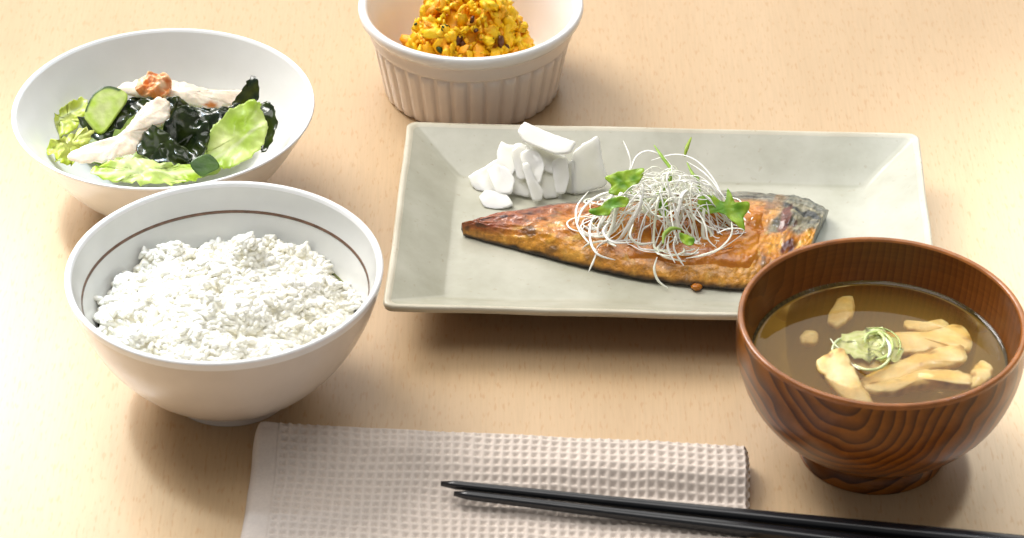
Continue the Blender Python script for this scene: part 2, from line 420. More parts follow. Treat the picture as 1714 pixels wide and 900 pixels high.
for i, z in enumerate(zs):
    R0 = Ro(z)
    for j in range(7):
        q = -hw+2*hw*j/6; e = 1-(abs(j-3)/3)**6.0
        k = (.13 if 0 < i < len(zs)-1 else .02)*e+(-.05 if j in (0, 6) else 0)
        fv.append(((R0+k)*math.cos(q), (R0+k)*math.sin(q), z))
for i in range(len(zs)-1):
    for j in range(6): ff.append((i*7+j, i*7+j+1, (i+1)*7+j+1, (i+1)*7+j))
fm = mesh_data('flute', fv, ff, M['ramekin_out'])
for k in range(NF): put('flute', fm, rk, (0, 0, 0), (0, 0, 2*math.pi*(k+.4)/NF))

# egg crumble
def blob(seed, amp=.35, freq=1.6, sub=2):
    b = bmesh.new(); bmesh.ops.create_icosphere(b, subdivisions=sub, radius=1)
    vs = []
    for v in b.verts:
        p = v.co; d = 1+amp*noise.noise(p*freq+Vector((seed*3.7, seed, 0)))+amp*.5*noise.noise(p*freq*2.3+Vector((0, seed*2.1, 7)))
        vs.append(tuple(p*d))
    fs = [tuple(x.index for x in f.verts) for f in b.faces]; b.free(); return vs, fs
egg = empty('egg_crumble', (KB.x, KB.y, .55), 'mound of bright yellow crumbled egg with dark green and brown bits', 'egg')
EG = (-.18, -.75); ER = 2.95; EH = 4.5
def egg_pt(a, e):
    k = math.cos(e)**.85; w = 1+.10*ns(math.cos(a)*1.5+4, math.sin(a)*1.5, e*2)
    return Vector((EG[0]+ER*w*k*math.cos(a), EG[1]+ER*w*k*math.sin(a), .05+EH*w*math.sin(e)**.9))
cv = []; cfa = []
for i in range(13):
    for k in range(40): cv.append(tuple(egg_pt(2*math.pi*k/40, (i/12)*math.pi/2)*.93))
for i in range(12):
    for k in range(40): k2 = (k+1) % 40; cfa.append((i*40+k, i*40+k2, (i+1)*40+k2, (i+1)*40+k))
obj('crumb_core', cv, cfa, M['egg'], egg, [(.92, .46, .008)]*len(cv))
ECOL = [(.97, .60, .004), (.96, .56, .004), (.98, .68, .010), (.95, .48, .004), (.97, .64, .006), (.93, .40, .004)]
etpl = []
for i in range(14):
    etpl.append(blob(i+1, .75, 1.9, 2))
em = [mesh_data('egg_crumb', v, f, M['egg'], [ECOL[i % 6]]*len(v)) for i, (v, f) in enumerate(etpl)]
rr = random.Random(5); crumbs = []
for i in range(1150):
    a = rr.uniform(0, 2*math.pi); e = math.asin(rr.uniform(.0, 1)); p = egg_pt(a, e)*rr.uniform(.94, 1.03)
    if p.y > EG[1]+2.2 or math.hypot(p.x, p.y) > 3.75: continue
    q = rr.choice((.10, .13, .16, .2, .26, .34))
    crumbs.append((q, p, rr.randrange(14), (rr.uniform(0, 6), rr.uniform(0, 6), rr.uniform(0, 6)), (q*rr.uniform(.9, 1.6), q*rr.uniform(.5, .95), q*rr.uniform(.4, .8))))
crumbs.sort(key=lambda c: c[0]-.04*c[1].y, reverse=True)
for q, p, k, ro, sc_ in crumbs[:290]: put('egg_crumb', em[k], egg, p, ro, sc_)
V, F, CC = [], [], []
for q, p, k, ro, sc_ in crumbs[290:]:
    m4 = Matrix.LocRotScale(p, __import__('mathutils').Euler(ro), Vector(sc_)); b0 = len(V); tv, tf = etpl[k]
    for x in tv: V.append(tuple(m4 @ Vector(x))); CC.append(ECOL[rr.randrange(6)] if False else ECOL[k % 6])
    F += [tuple(b0+y for y in f) for f in tf]
obj('fine_crumbs', V, F, M['egg'], egg, CC)['kind'] = 'stuff'
def egg_hit(px, py):
    o_, d = CAM-Vector((KB.x, KB.y, .55)), ray(px, py).normalized(); t = 100.0
    while t < 200:
        q = o_+d*t; lx, ly = (q.x-EG[0])/ER, (q.y-EG[1])/ER
        if lx*lx+ly*ly+(max(0, q.z)/EH)**2 < 1.17: return q
        t += .1
    return None
gv, gf = blob(40, .5, 1.2, 1); gmh = mesh_data('green_bit', gv, gf, M['herb'], [(.035, .075, .012)]*len(gv))
bv, bf = blob(44, .5, 1.2, 1); bmh = mesh_data('brown_bit', bv, bf, M['herb'], [(.13, .035, .006)]*len(bv))
Z4 = lambda x, y: (640+x*.175, y*.175)
for x, y, s, k in [(590, 290, .30, 'g'), (550, 470, .24, 'g'), (240, 330, .16, 'g'), (1040, 390, .17, 'g'), (320, 230, .12, 'g'), (1040, 70, .14, 'g'), (610, 255, .2, 'g'),
                   (720, 390, .30, 'b'), (770, 430, .2, 'b'), (1130, 400, .34, 'b'), (1180, 450, .2, 'b'), (860, 190, .22, 'b'), (895, 290, .16, 'b'),]:
    q = egg_hit(*Z4(x, y))
    if q: put('green_bit' if k == 'g' else 'brown_bit', gmh if k == 'g' else bmh, egg, q, (rr.uniform(0, 6), rr.uniform(0, 6), rr.uniform(0, 6)), (s*1.1, s*.8, s*.6))

# ------------------------------------------------------------------ rectangular plate
PZ = 2.2; PF = .85
cor = [P(648, 508, PZ), P(1581, 541, PZ), P(1534, 219, PZ), P(675, 206, PZ)]      # front-left, front-right, back-right, back-left
pcx = sum((c for c in cor), Vector())/4; PBASE = Vector((pcx.x, pcx.y, 0))
ex = ((cor[1]-cor[0])+(cor[2]-cor[3])); ex.z = 0; HX = ex.length/4; ang = math.atan2(ex.y, ex.x)
ey = ((cor[3]-cor[0])+(cor[2]-cor[1])); ey.z = 0; HY = ey.length/4
print('plate half sizes', HX, HY, math.degrees(ang))
pl = empty('serving_plate', PBASE, 'long rectangular pale green stoneware plate carrying the fish', 'plate'); pl.rotation_euler = (0, 0, ang)
def rrect(hx, hy, r, n=8, m=14):
    out = []
    for (sx, sy, a0) in ((1, 1, 0), (-1, 1, 90), (-1, -1, 180), (1, -1, 270)):
        for k in range(n+1):
            a = math.radians(a0+90*k/n); out.append((sx*(hx-r)+r*math.cos(a), sy*(hy-r)+r*math.sin(a)))
        nx, ny = {0: (-1, 1), 90: (-1, -1), 180: (1, -1), 270: (1, 1)}[a0]
        e0 = out[-1]; e1 = (nx*(hx-r)+(r*math.cos(math.radians(a0+90))), ny*(hy-r)+r*math.sin(math.radians(a0+90)))
        for k in range(1, m): out.append((lerp(e0[0], e1[0], k/m), lerp(e0[1], e1[1], k/m)))
    return out
def loft(levels, close0=False, close1=False):
    vs = []; fs = []; n = None
    for (hx, hy, r, z) in levels:
        ring = rrect(hx, hy, r); n = len(ring)
        for (x, y) in ring:
            w = .045*ns(x*.45, y*.45, 2.7)+.02*ns(x*1.3, y*1.3, 5)
            vs.append((x+w*(1 if z > .3 else 0), y+w*(1 if z > .3 else 0), z+(.05*ns(x*.3+7, y*.3, 1)+.012*ns(x*1.7, y*1.7) if z > .5 else 0)))
    for i in range(len(levels)-1):
        for k in range(n): k2 = (k+1) % n; fs.append((i*n+k, i*n+k2, (i+1)*n+k2, (i+1)*n+k))
    if close0: fs.append(tuple(reversed(range(n))))
    if close1: fs.append(tuple(range((len(levels)-1)*n, len(levels)*n)))
    return vs, fs
rimlv = [(HX-.04, HY-.04, .42, PZ-.28), (HX, HY, .45, PZ-.14), (HX-.01, HY-.01, .45, PZ-.03), (HX-.10, HY-.10, .4, PZ+.02), (HX-.22, HY-.22, .38, PZ-.01), (HX-.32, HY-.32, .34, PZ-.08)]
vs, fs = loft(rimlv); obj('rim', vs, fs, M['plate_rim'], pl)
INX = 2.45
lv = [rimlv[-1], (HX-.9, HY-.9, .32, PZ-.42), (HX-1.7, HY-1.7, .3, PZ-.87), (HX-INX+.12, HY-INX+.12, .3, PF+.09), (HX-INX-.05, HY-INX-.05, .34, PF+.02), (HX-INX-.4, HY-INX-.4, .4, PF)]
vs, fs = loft(lv, False, True); obj('dish_floor', vs, fs, M['plate'], pl)
vs, fs = loft([rimlv[0], (HX-.35, HY-.35, .4, PZ-.5), (HX-1.5, HY-1.5, .4, 1.15), (HX-2.55, HY-2.55, .4, .56), (HX-2.9, HY-2.9, .4, .5)]); obj('underside', vs, fs, M['plate_under'], pl)
vs, fs = loft([(HX-2.9, HY-2.9, .4, .5), (HX-2.72, HY-2.72, .4, .42), (HX-2.75, HY-2.75, .4, .03), (HX-2.85, HY-2.85, .4, 0), (HX-3.1, HY-3.1, .4, 0)], True, True); obj('foot', vs, fs, M['plate_under'], pl)

# ------------------------------------------------------------------ sheets: leaves, slices and strips with their own depth
def sheet(name, outline, zc, normal=(0, -.35, .94), anchor=None, thick=.1, amp=.1, freq=.5, cup=0.0, ruffle=0.0, rk_=7, colfn=None, mat='leaf',
          rings=9, nsub=5, sharp=False, seed=None, bulge=.0, clamp=None, jag=0.0):
    seed = seed if seed is not None else (outline[0][0]*7.31+outline[0][1]*3.17) % 97*.61
    n = Vector(normal).normalized()
    cx = sum(p[0] for p in outline)/len(outline); cy = sum(p[1] for p in outline)/len(outline)
    p0 = P(*anchor) if anchor else P(cx, cy, zc)
    bpx = closed_spline(outline if not sharp else [(lerp(a[0], b[0], k), lerp(a[1], b[1], k)) for a, b in zip(outline, outline[1:]+outline[:1]) for k in (.14, .5, .86)], nsub if not sharp else 3)
    if jag: bpx = [(x+jag*2*ns(x*.16+seed, y*.16, 3)+jag*ns(x*.45, y*.45+seed, 1), y+jag*2*ns(x*.16, y*.16+seed, 7)+jag*ns(x*.45, y*.45, seed)) for x, y in bpx]
    nb = len(bpx); top = []; cols = []; c3 = Pplane(cx, cy, p0, n)
    def disp(p, r, a):
        return amp*ns(p.x*freq+seed, p.y*freq, p.z*freq)+amp*.4*ns(p.x*freq*2.7, p.y*freq*2.7+seed, p.z*freq*2.7)+cup*r*r+ruffle*r**3*math.sin(rk_*a+seed*3)+ruffle*.5*r**3*math.sin(rk_*2.3*a+seed)
    def q(r, k):
        b = bpx[k]; e = Pplane(b[0], b[1], p0, n); return c3.lerp(e, r), (lerp(cx, b[0], r), lerp(cy, b[1], r))
    vt = []; vb = []; ct = []
    rl = [i/rings for i in range(1, rings)]+[1.0]
    def add(p, pix, r, a):
        p = p+n*disp(p, r, a)
        th = thick*(1-.55*r**10)
        t_ = p+n*(bulge*(1-r**2)); b_ = p-n*th
        if clamp: t_ = clamp(t_); b_ = clamp(b_)
        vt.append(tuple(t_)); vb.append(tuple(b_)); ct.append(colfn(r, a, pix[0], pix[1], p) if colfn else (.8, .8, .8))
    add(c3, (cx, cy), 0, 0)
    for r in rl:
        for k in range(nb):
            p, pix = q(r, k); add(p, pix, r, math.atan2(pix[1]-cy, pix[0]-cx))
    N = len(vt); fs = []
    for k in range(nb): fs.append((0, 1+(k+1) % nb, 1+k))
    for i in range(len(rl)-1):
        for k in range(nb):
            k2 = (k+1) % nb; a, b, c, d = 1+i*nb+k, 1+i*nb+k2, 1+(i+1)*nb+k2, 1+(i+1)*nb+k; fs.append((a, b, c, d))
    bot = [tuple(N+x for x in reversed(f)) for f in fs]
    L0 = 1+(len(rl)-1)*nb; sd = [(L0+(k+1) % nb, L0+k, N+L0+k, N+L0+(k+1) % nb) for k in range(nb)]
    o = obj(name, vt+vb, fs+bot+sd, M[mat], None, ct+ct)
    b = bmesh.new(); b.from_mesh(o.data); bmesh.ops.recalc_face_normals(b, faces=b.faces); b.to_mesh(o.data); b.free()
    return o

Z1 = lambda L: [(x*.36674, 20+y*.36674) for x, y in L]
def in_salad(p):
    d = Vector((p.x-SB.x, p.y-SB.y)); z = max(p.z, .75); R = KS*inr_s(min(z/KS, 5.0))-.05; r = d.length
    return Vector((SB.x+d.x*min(1, R/max(r, 1e-4)), SB.y+d.y*min(1, R/max(r, 1e-4)), z))
SAL = 'pieces of the seaweed salad'
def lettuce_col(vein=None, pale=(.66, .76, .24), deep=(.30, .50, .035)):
    def f(r, a, x, y, p):
        t = .5+.9*ns(p.x*.9, p.y*.9, p.z*.9)+.35*(r-.5)
        c = mixc(pale, deep, t)
        if vein:
            (x0, y0), (x1, y1) = Z1(vein); L2 = (x1-x0)**2+(y1-y0)**2; s = ((x-x0)*(x1-x0)+(y-y0)*(y1-y0))/L2
            d = abs((x-x0)*(y1-y0)-(y-y0)*(x1-x0))/math.sqrt(L2)
            rib = max(0, 1-d/4.2)
            for sgn in (-1, 1):
                for q in (.2, .4, .6, .8):
                    rib = max(rib, .45*max(0, 1-abs((s-q)*math.sqrt(L2)-d*.9)/1.8)*(d < 30))
            c = mixc(c, (.82, .86, .52), rib)
        return c
    return f
def wak_col(r, a, x, y, p):
    t = .5+.8*ns(p.x*1.5+3, p.y*1.5, p.z*1.5); return mixc((.006, .016, .009), (.045, .065, .010), t)
def chick_col(r, a, x, y, p):
    c = mixc((.80, .73, .60), (.72, .58, .42), .4+.8*ns(p.x*1.3, p.y*2, p.z)); return c

# hidden bed of leaves that carries the rest
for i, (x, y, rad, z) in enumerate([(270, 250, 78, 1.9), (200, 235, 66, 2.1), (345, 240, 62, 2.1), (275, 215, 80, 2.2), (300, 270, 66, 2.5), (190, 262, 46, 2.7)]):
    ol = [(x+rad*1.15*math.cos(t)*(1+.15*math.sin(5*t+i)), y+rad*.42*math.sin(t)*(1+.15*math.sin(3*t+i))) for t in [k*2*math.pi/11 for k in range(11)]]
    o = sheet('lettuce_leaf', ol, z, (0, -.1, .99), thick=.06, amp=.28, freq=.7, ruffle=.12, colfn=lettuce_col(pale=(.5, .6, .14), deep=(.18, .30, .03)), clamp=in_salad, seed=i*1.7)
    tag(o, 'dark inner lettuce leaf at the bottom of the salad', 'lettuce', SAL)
def S(name, pts, z, label, cat, **kw):
    o = sheet(name, Z1(pts), z, clamp=in_salad, **kw); return tag(o, label, cat, SAL)
LT = lettuce_col
S('lettuce_leaf', [(200, 520), (240, 470), (300, 425), (380, 390), (405, 425), (375, 480), (335, 545), (250, 585)], 3.1, 'curled yellow-green lettuce piece beside the cucumber slice, against the bowl wall', 'lettuce',
  normal=(.15, -.5, .85), thick=.06, amp=.32, freq=1.2, ruffle=.07, jag=2.2, nsub=8, rings=14, colfn=LT(((205, 530), (395, 405)), (.86, .88, .30), (.58, .68, .04)))
S('lettuce_leaf', [(198, 625), (250, 590), (330, 560), (400, 535), (425, 570), (380, 620), (320, 690), (240, 672)], 3.3, 'frilly yellow-green lettuce piece under the end of the white chicken strip', 'lettuce',
  normal=(.1, -.55, .83), thick=.06, amp=.36, freq=1.3, ruffle=.14, rk_=9, jag=4, nsub=8, rings=14, colfn=LT(None, (.86, .88, .30), (.56, .66, .04)))
S('lettuce_leaf', [(415, 730), (460, 695), (560, 672), (680, 668), (800, 690), (905, 700), (918, 745), (820, 778), (640, 785), (500, 765)], 3.75, 'pale lettuce piece along the salad bowl rim next to the rice bowl', 'lettuce',
  normal=(0, -.45, .89), thick=.07, amp=.3, freq=1.1, ruffle=.05, jag=2.6, nsub=8, rings=14, colfn=LT(((430, 735), (900, 725)), (.86, .90, .50), (.50, .68, .05)))
S('lettuce_leaf', [(942, 590), (985, 515), (1080, 432), (1172, 412), (1205, 475), (1222, 545), (1180, 640), (1080, 705), (1000, 715), (945, 655)], 3.9, 'large flat pale green lettuce leaf with a white rib at the edge of the seaweed', 'lettuce',
  normal=(-.05, -.6, .8), thick=.07, amp=.16, freq=1.1, ruffle=.05, cup=.15, jag=2, nsub=8, rings=14, colfn=LT(((960, 690), (1215, 500)), (.82, .88, .40), (.50, .70, .07)))
def cuc_col(r, a, x, y, p):
    up = (-(math.sin(a))*.8-math.cos(a)*.45)
    c = mixc((.80, .86, .36), (.54, .72, .07), .35+.9*ns(p.x*3, p.y*3, p.z*3)+.9*(r-.5))
    if up > .2: c = mixc(c, (.018, .07, .012), sstep(.80, .95, r))
    return c
S('cucumber_slice', [(398, 425), (430, 370), (490, 338), (560, 358), (582, 392), (540, 460), (462, 555), (400, 500), (385, 470)], 3.9, 'thick wedge of cucumber with dark green skin on one edge', 'cucumber',
  normal=(.1, -.6, .8), thick=.35, amp=.04, colfn=cuc_col, rings=12)
S('cucumber_slice', [(868, 695), (905, 660), (960, 650), (1002, 702), (960, 730), (915, 748)], 4.2, 'small dark green cucumber peel piece touching the big lettuce leaf', 'cucumber',
  normal=(0, -.6, .8), thick=.15, amp=.05, colfn=lambda r, a, x, y, p: mixc((.10, .20, .03), (.05, .12, .02), .5+ns(p.x*2, p.y*2)))
S('chicken_strip', [(308, 652), (380, 612), (480, 590), (560, 540), (620, 470), (680, 408), (752, 394), (775, 440), (755, 500), (690, 530), (640, 575), (622, 632), (540, 662), (460, 684), (350, 684)], 4.0, 'long bent plain white chicken strip between the cucumber and the seaweed', 'chicken',
  normal=(-.1, -.55, .83), thick=.28, amp=.11, freq=1.2, bulge=.16, rings=14, nsub=7, jag=1.5, mat='meat', colfn=chick_col)
S('chicken_strip', [(530, 345), (600, 315), (700, 300), (800, 310), (900, 335), (1020, 360), (1150, 362), (1130, 400), (1060, 430), (950, 440), (860, 420), (740, 395), (600, 380)], 3.6, 'long straight pale chicken strip with orange-brown roasted patches', 'chicken',
  normal=(0, -.5, .86), thick=.3, amp=.14, freq=1.2, bulge=.15, jag=2.5, mat='meat',
  colfn=lambda r, a, x, y, p: mixc(mixc(chick_col(r, a, x, y, p), (.50, .17, .03), sstep(.55, .9, 1.25-abs(x-356)/34-abs(y-176)/11)), (.80, .30, .08), sstep(.3, .8, 1.3-abs(x-256)/30-abs(y-142)/16)))
S('chicken_strip', [(618, 340), (640, 300), (700, 276), (770, 290), (780, 345), (740, 385), (680, 385), (630, 365)], 4.15, 'small orange grilled chicken lump on top of the pale strip', 'chicken',
  normal=(0, -.6, .8), thick=.4, amp=.32, freq=2.6, bulge=.2, jag=1.2, nsub=8, rings=16, mat='meat', colfn=lambda r, a, x, y, p: mixc((.78, .27, .07), (.84, .58, .36), .35+1.2*ns(p.x*2.5, p.y*2.5, p.z*2.5)+.4*(r-.6)))
WK = [
 ([(355, 485), (400, 500), (462, 560), (560, 520), (640, 455), (700, 410), (640, 392), (575, 400), (540, 470), (500, 590), (420, 575)], 3.4, 'flat dark seaweed strip between the cucumber and the bent chicken strip', (.0, -.5, .86), .18),
 ([(735, 420), (780, 385), (840, 400), (870, 450), (850, 520), (790, 540), (750, 500)], 4.3, 'crumpled olive seaweed knot at the end of the bent chicken strip', (.2, -.6, .78), .3),
 ([(625, 640), (640, 570), (700, 535), (770, 560), (830, 620), (870, 690), (760, 690), (690, 670)], 3.9, 'glossy black-green seaweed fold next to the lettuce along the rim', (-.2, -.6, .78), .3),
 ([(750, 520), (820, 440), (900, 460), (950, 540), (945, 620), (900, 680), (830, 690), (780, 610)], 4.05, 'large glossy dark seaweed fold in the middle of the salad', (.25, -.6, .75), .34),
 ([(860, 430), (960, 440), (1060, 440), (1100, 415), (1060, 470), (990, 530), (930, 580), (880, 520)], 3.7, 'dark wet seaweed sheet between the roasted chicken and the lettuce leaf', (0, -.45, .89), .22),
 ([(1060, 420), (1110, 350), (1145, 290), (1182, 320), (1178, 400), (1120, 425)], 4.1, 'upright olive seaweed tip standing at the end of the roasted chicken', (-.2, -.75, .6), .12),
 ([(1180, 425), (1215, 405), (1245, 430), (1262, 510), (1235, 600), (1195, 645), (1190, 560), (1215, 500)], 3.95, 'narrow dark green seaweed edge curling out from under the big lettuce leaf', (-.3, -.6, .75), .15),
 ([(560, 430), (620, 392), (700, 385), (780, 400), (740, 440), (640, 470)], 3.2, 'shaded dark seaweed piece below the roasted chicken strip', (0, -.3, .95), .15),
 ([(700, 660), (790, 600), (880, 640), (930, 690), (850, 720), (740, 705)], 3.7, 'low dark seaweed piece tucked under the central fold', (0, -.4, .9), .22)]
for i, (pts, z, lab, nn, am) in enumerate(WK):
    S('seaweed_piece', pts, z, lab, 'seaweed', normal=nn, thick=.06, amp=am*1.9, freq=.85, ruffle=am*.5, rk_=4, jag=1.5, mat='wakame', rings=14, nsub=6, seed=i*2.3+.4,
      colfn=wak_col if i not in (1, 5) else (lambda r, a, x, y, p: mixc((.010, .022, .008), (.085, .095, .012), .5+ns(p.x*2, p.y*2, p.z*2))))

# ------------------------------------------------------------------ mackerel
FF = [(772, 380), (850, 351), (960, 329), (1080, 316), (1200, 309), (1300, 314), (1352, 324), (1388, 344)]
FN = [(775, 393), (850, 413), (950, 440), (1060, 466), (1170, 480), (1250, 486), (1300, 478), (1345, 455)]
NUu, NV = 220, 72
def curve_at(pts, u):
    s = spline([(p[0], p[1]) for p in pts], 12); t = u*(len(s)-1); i = min(int(t), len(s)-2); return tuple(lerp(s[i][k], s[i+1][k], t-i) for k in range(2))
FFs = [curve_at(FF, i/NUu) for i in range(NUu+1)]; FNs = [curve_at(FN, i/NUu) for i in range(NUu+1)]
def fish_thick(u): return .38+1.05*math.sin(math.pi*min(1, (.06+u*.94))**.85*.78)**.8
def fish_pt(u, v, lift=0.0):
    t = u*NUu; i = min(int(t), NUu-1); k = t-i
    f = (lerp(FFs[i][0], FFs[i+1][0], k), lerp(FFs[i][1], FFs[i+1][1], k)); n_ = (lerp(FNs[i][0], FNs[i+1][0], k), lerp(FNs[i][1], FNs[i+1][1], k))
    h = fish_thick(u)
    a = P(n_[0], n_[1], PF+.12); b = P(f[0], f[1], PF+h*.62)
    p = a.lerp(b, v)
    prof = (1-abs(2*min(1, v*.93+.008)-1)**2.4)**.72
    far = sstep(.75, 1, v)
    z = PF+.05+h*(prof*.88)
    z += -.16*math.exp(-((v-.52-.06*math.sin(u*7))/.05)**2)*sstep(.1, .4, u)*(1-sstep(.85, 1, u))        # groove along the centre line
    z += .10*ns(u*9, v*3.5)*sstep(0, .2, v)+.07*ns(u*26, v*11, 3)+.045*ns(u*62, v*24, 8)
    z += .14*math.exp(-((u-.83)/.05)**2-((v-.55)/.2)**2)
    edge = .05*ns(u*20, 3.3)+.03*ns(u*55, 1.1)
    return Vector((p.x, p.y+edge*(1-2*v), max(PF+.04, z)+lift))
def fish_col(u, v):
    n1 = ns(u*14, v*5); n2 = ns(u*34, v*13, 4); n3 = ns(u*70, v*24, 9)
    amber = mixc((.68, .29, .018), (.44, .13, .009), .5+1.1*n1)
    amber = mixc(amber, (.80, .46, .08), sstep(.10, .5, n2+.35*n3)*.85)
    red = mixc((.26, .05, .012), (.44, .15, .05), .5+1.1*n2)
    c = mixc(red, amber, sstep(.12, .30, u+.10*n1-(v-.4)*.35))
    c = mixc(c, (.62, .30, .05), sstep(.20, .05, v)*.7*(u < .85))
    if u < .32: c = mixc(c, (.07, .014, .010), sstep(.12, .4, n2+.3*n1)*(1-sstep(.2, .32, u))*sstep(.25, .5, v))
    flesh = mixc((.52, .40, .25), (.36, .24, .12), .5+1.2*n2)
    c = mixc(c, mixc((.46, .27, .10), (.40, .15, .05), .5+n2), sstep(.64, .78, v)*sstep(.2, .45, u)*(1-sstep(.74, .8, u))*.8)
    # belly/skin side shows silver-beige with dark bars near the cut end
    if u > .70:
        k = sstep(.70, .77, u+.06*n1)
        skin = mixc((.38, .33, .20), (.13, .125, .095), .5+1.0*ns(u*10, v*16, 6))
        bar = sstep(.05, .35, math.sin(v*30+3*n1+u*6)*.55+.3*n2); skin = mixc(skin, (.045, .048, .045), bar*sstep(.45, .6, v))
        skin = mixc(skin, (.60, .42, .18), sstep(.45, .25, v)*.7)
        c = mixc(c, skin, k*sstep(.36, .5, v+.12*n1))
    mar = math.exp(-((u-.815+.10*(v-.5))/.042)**2-((v-.55)/.20)**2)+math.exp(-((u-.87)/.04)**2-((v-.25)/.13)**2)*.8+.25*n1
    c = mixc(c, (.12, .022, .007), sstep(.30, .80, mar+.5*n2))
    sk = sstep(.74, .82, v+.06*n1)
    c = mixc(c, mixc((.045, .05, .05), (.27, .27, .22), .5+1.5*ns(u*6, v*42, 5)+.5*n2), sk*(.95 if u < .72 else .6))
    c = mixc(c, (.035, .02, .012), sstep(.028, .005, v+.012*n2))                 # dark skin edge, with the thin shadow line below the flesh painted in
    c = mixc(c, (.05, .03, .015), sstep(.30, .55, ns(u*23+4, v*7, 12))*.7*(v < .3))
    return c
vs, cs, fs = [], [], []
for i in range(NUu+1):
    for j in range(NV+1):
        u, v = i/NUu, j/NV; vs.append(tuple(fish_pt(u, v))); cs.append(fish_col(u, v))
for i in range(NUu):
    for j in range(NV):
        a = i*(NV+1)+j; fs.append((a, a+NV+1, a+NV+2, a+1))
top_n = len(vs); loop = [j for j in range(NV+1)]+[i*(NV+1)+NV for i in range(1, NUu+1)]+[NUu*(NV+1)+j for j in range(NV-1, -1, -1)]+[i*(NV+1) for i in range(NUu-1, 0, -1)]
fcx = sum(vs[k][0] for k in loop)/len(loop); fcy = sum(vs[k][1] for k in loop)/len(loop)
b0 = len(vs)
for k in loop:
    x, y, z = vs[k]; d = Vector((fcx-x, fcy-y)); d = d.normalized()*.10 if d.length > .1 else d
    vs.append((x+d.x, y+d.y*1.6, PF+.02)); cs.append((.05, .045, .035))
nl = len(loop)
for q in range(nl):
    q2 = (q+1) % nl; fs.append((loop[q], loop[q2], b0+q2, b0+q))
FB = P(1070, 410, PF); FB.z = PF
loc = lambda L, o: [(p[0]-o.x, p[1]-o.y, p[2]-o.z) for p in L]
fish = empty('mackerel_fillet', FB, 'grilled mackerel fillet with browned glaze and dark silvery skin', 'fish')
obj('fillet', loc(vs, FB), fs, M['fish'], fish, cs)
# sauce over the thick part
sv, sf = [], []; A, B = 110, 40
for i in range(A+1):
    for j in range(B+1):
        u = .40+.37*i/A; v = .06+.62*j/B; e = min(1, i/14, (A-i)/34, min(j, B-j)/7)
        cover = e*1.1-.30+.34*ns(u*16, v*7, 2)
        p = fish_pt(u, v); l_ = -.05+.14*sstep(-.1, .55, cover)
        sv.append((p.x, p.y, p.z+l_))
for i in range(A):
    for j in range(B): a = i*(B+1)+j; sf.append((a, a+B+1, a+B+2, a+1))
obj('miso_sauce', loc(sv, FB), sf, M['sauce'], fish)
dv, df = blob(3, .25, 1.0, 2); dp = P(1166, 481, PF+.12)
o = obj('sauce_drip', [(dp.x-FB.x+.26*x, dp.y-FB.y+.22*y, .16+.15*z) for x, y, z in dv], df, M['sauce'], fish)

# ------------------------------------------------------------------ white radish pickles
Z5 = lambda L: [(770+x*.17784, 200+y*.17784) for x, y in L]
def rad_col(r, a, x, y, p): 
    w = .5+.8*ns(p.x*1.1, p.y*1.1, p.z*1.1); return mixc(mixc((.88, .88, .83), (.84, .83, .75), w), (.80, .79, .70), .8*(1-r)**.7)
def on_plate(p): return Vector((p.x, p.y, max(p.z, PF+.03)))
RD = [
 ([(540, 110), (575, 55), (610, 20), (700, 60), (1000, 180), (1095, 212), (1040, 300), (900, 320), (700, 235), (590, 190)], (920, 250, 2.75), (-.05, -.45, .89), .35, 'white radish bar lying across the top of the pickle pile', .0),
 ([(1055, 320), (1150, 230), (1285, 155), (1312, 175), (1340, 400), (1395, 560), (1370, 625), (1150, 692), (1055, 692)], (985, 322, .95), (.25, -.72, .62), .30, 'broad upright white radish slab standing next to the herb leaves', .0),
 ([(955, 480), (1000, 430), (1062, 375), (1062, 692), (955, 692)], (950, 323, .95), (-.55, -.65, .5), .35, 'narrow white radish stick leaning on the broad slab', .0),
 ([(345, 310), (385, 205), (470, 240), (560, 220), (645, 255), (640, 400), (520, 470), (430, 620), (370, 560)], (850, 300, 1.5), (-.1, -.55, .82), .3, 'pointed white radish slice behind the end slice of the pickle pile', .0),
 ([(75, 540), (100, 515), (200, 460), (360, 365), (430, 440), (420, 640), (310, 690), (140, 660)], (810, 315, 1.0), (-.25, -.5, .82), .35, 'white radish slice at the outer end of the pickle pile', .0),
 ([(640, 330), (700, 240), (860, 300), (1000, 350), (1050, 420), (960, 520), (850, 500), (700, 430)], (915, 275, 2.0), (.1, -.55, .83), .35, 'white radish slice directly under the top bar', .0),
 ([(425, 570), (500, 430), (585, 385), (650, 460), (690, 640), (640, 730), (500, 690)], (870, 318, 1.15), (-.2, -.6, .77), .3, 'rounded white radish slice between the end slice and the thin stick', .0),
 ([(695, 440), (780, 345), (860, 340), (935, 420), (945, 600), (930, 725), (800, 745), (740, 640)], (915, 328, 1.0), (.1, -.62, .78), .3, 'half-moon white radish slice beside the leaning stick', .0),
 ([(585, 420), (645, 395), (700, 560), (785, 680), (765, 765), (690, 765), (640, 620)], (895, 330, 1.25), (.2, -.6, .77), .3, 'thin white radish stick pointing at the fish', .0),
 ([(180, 730), (235, 668), (340, 678), (450, 715), (500, 800), (370, 850), (225, 830)], (825, 342, .95), (-.15, -.35, .92), .35, 'low white radish slice touching the fish skin by the tail', .0)]
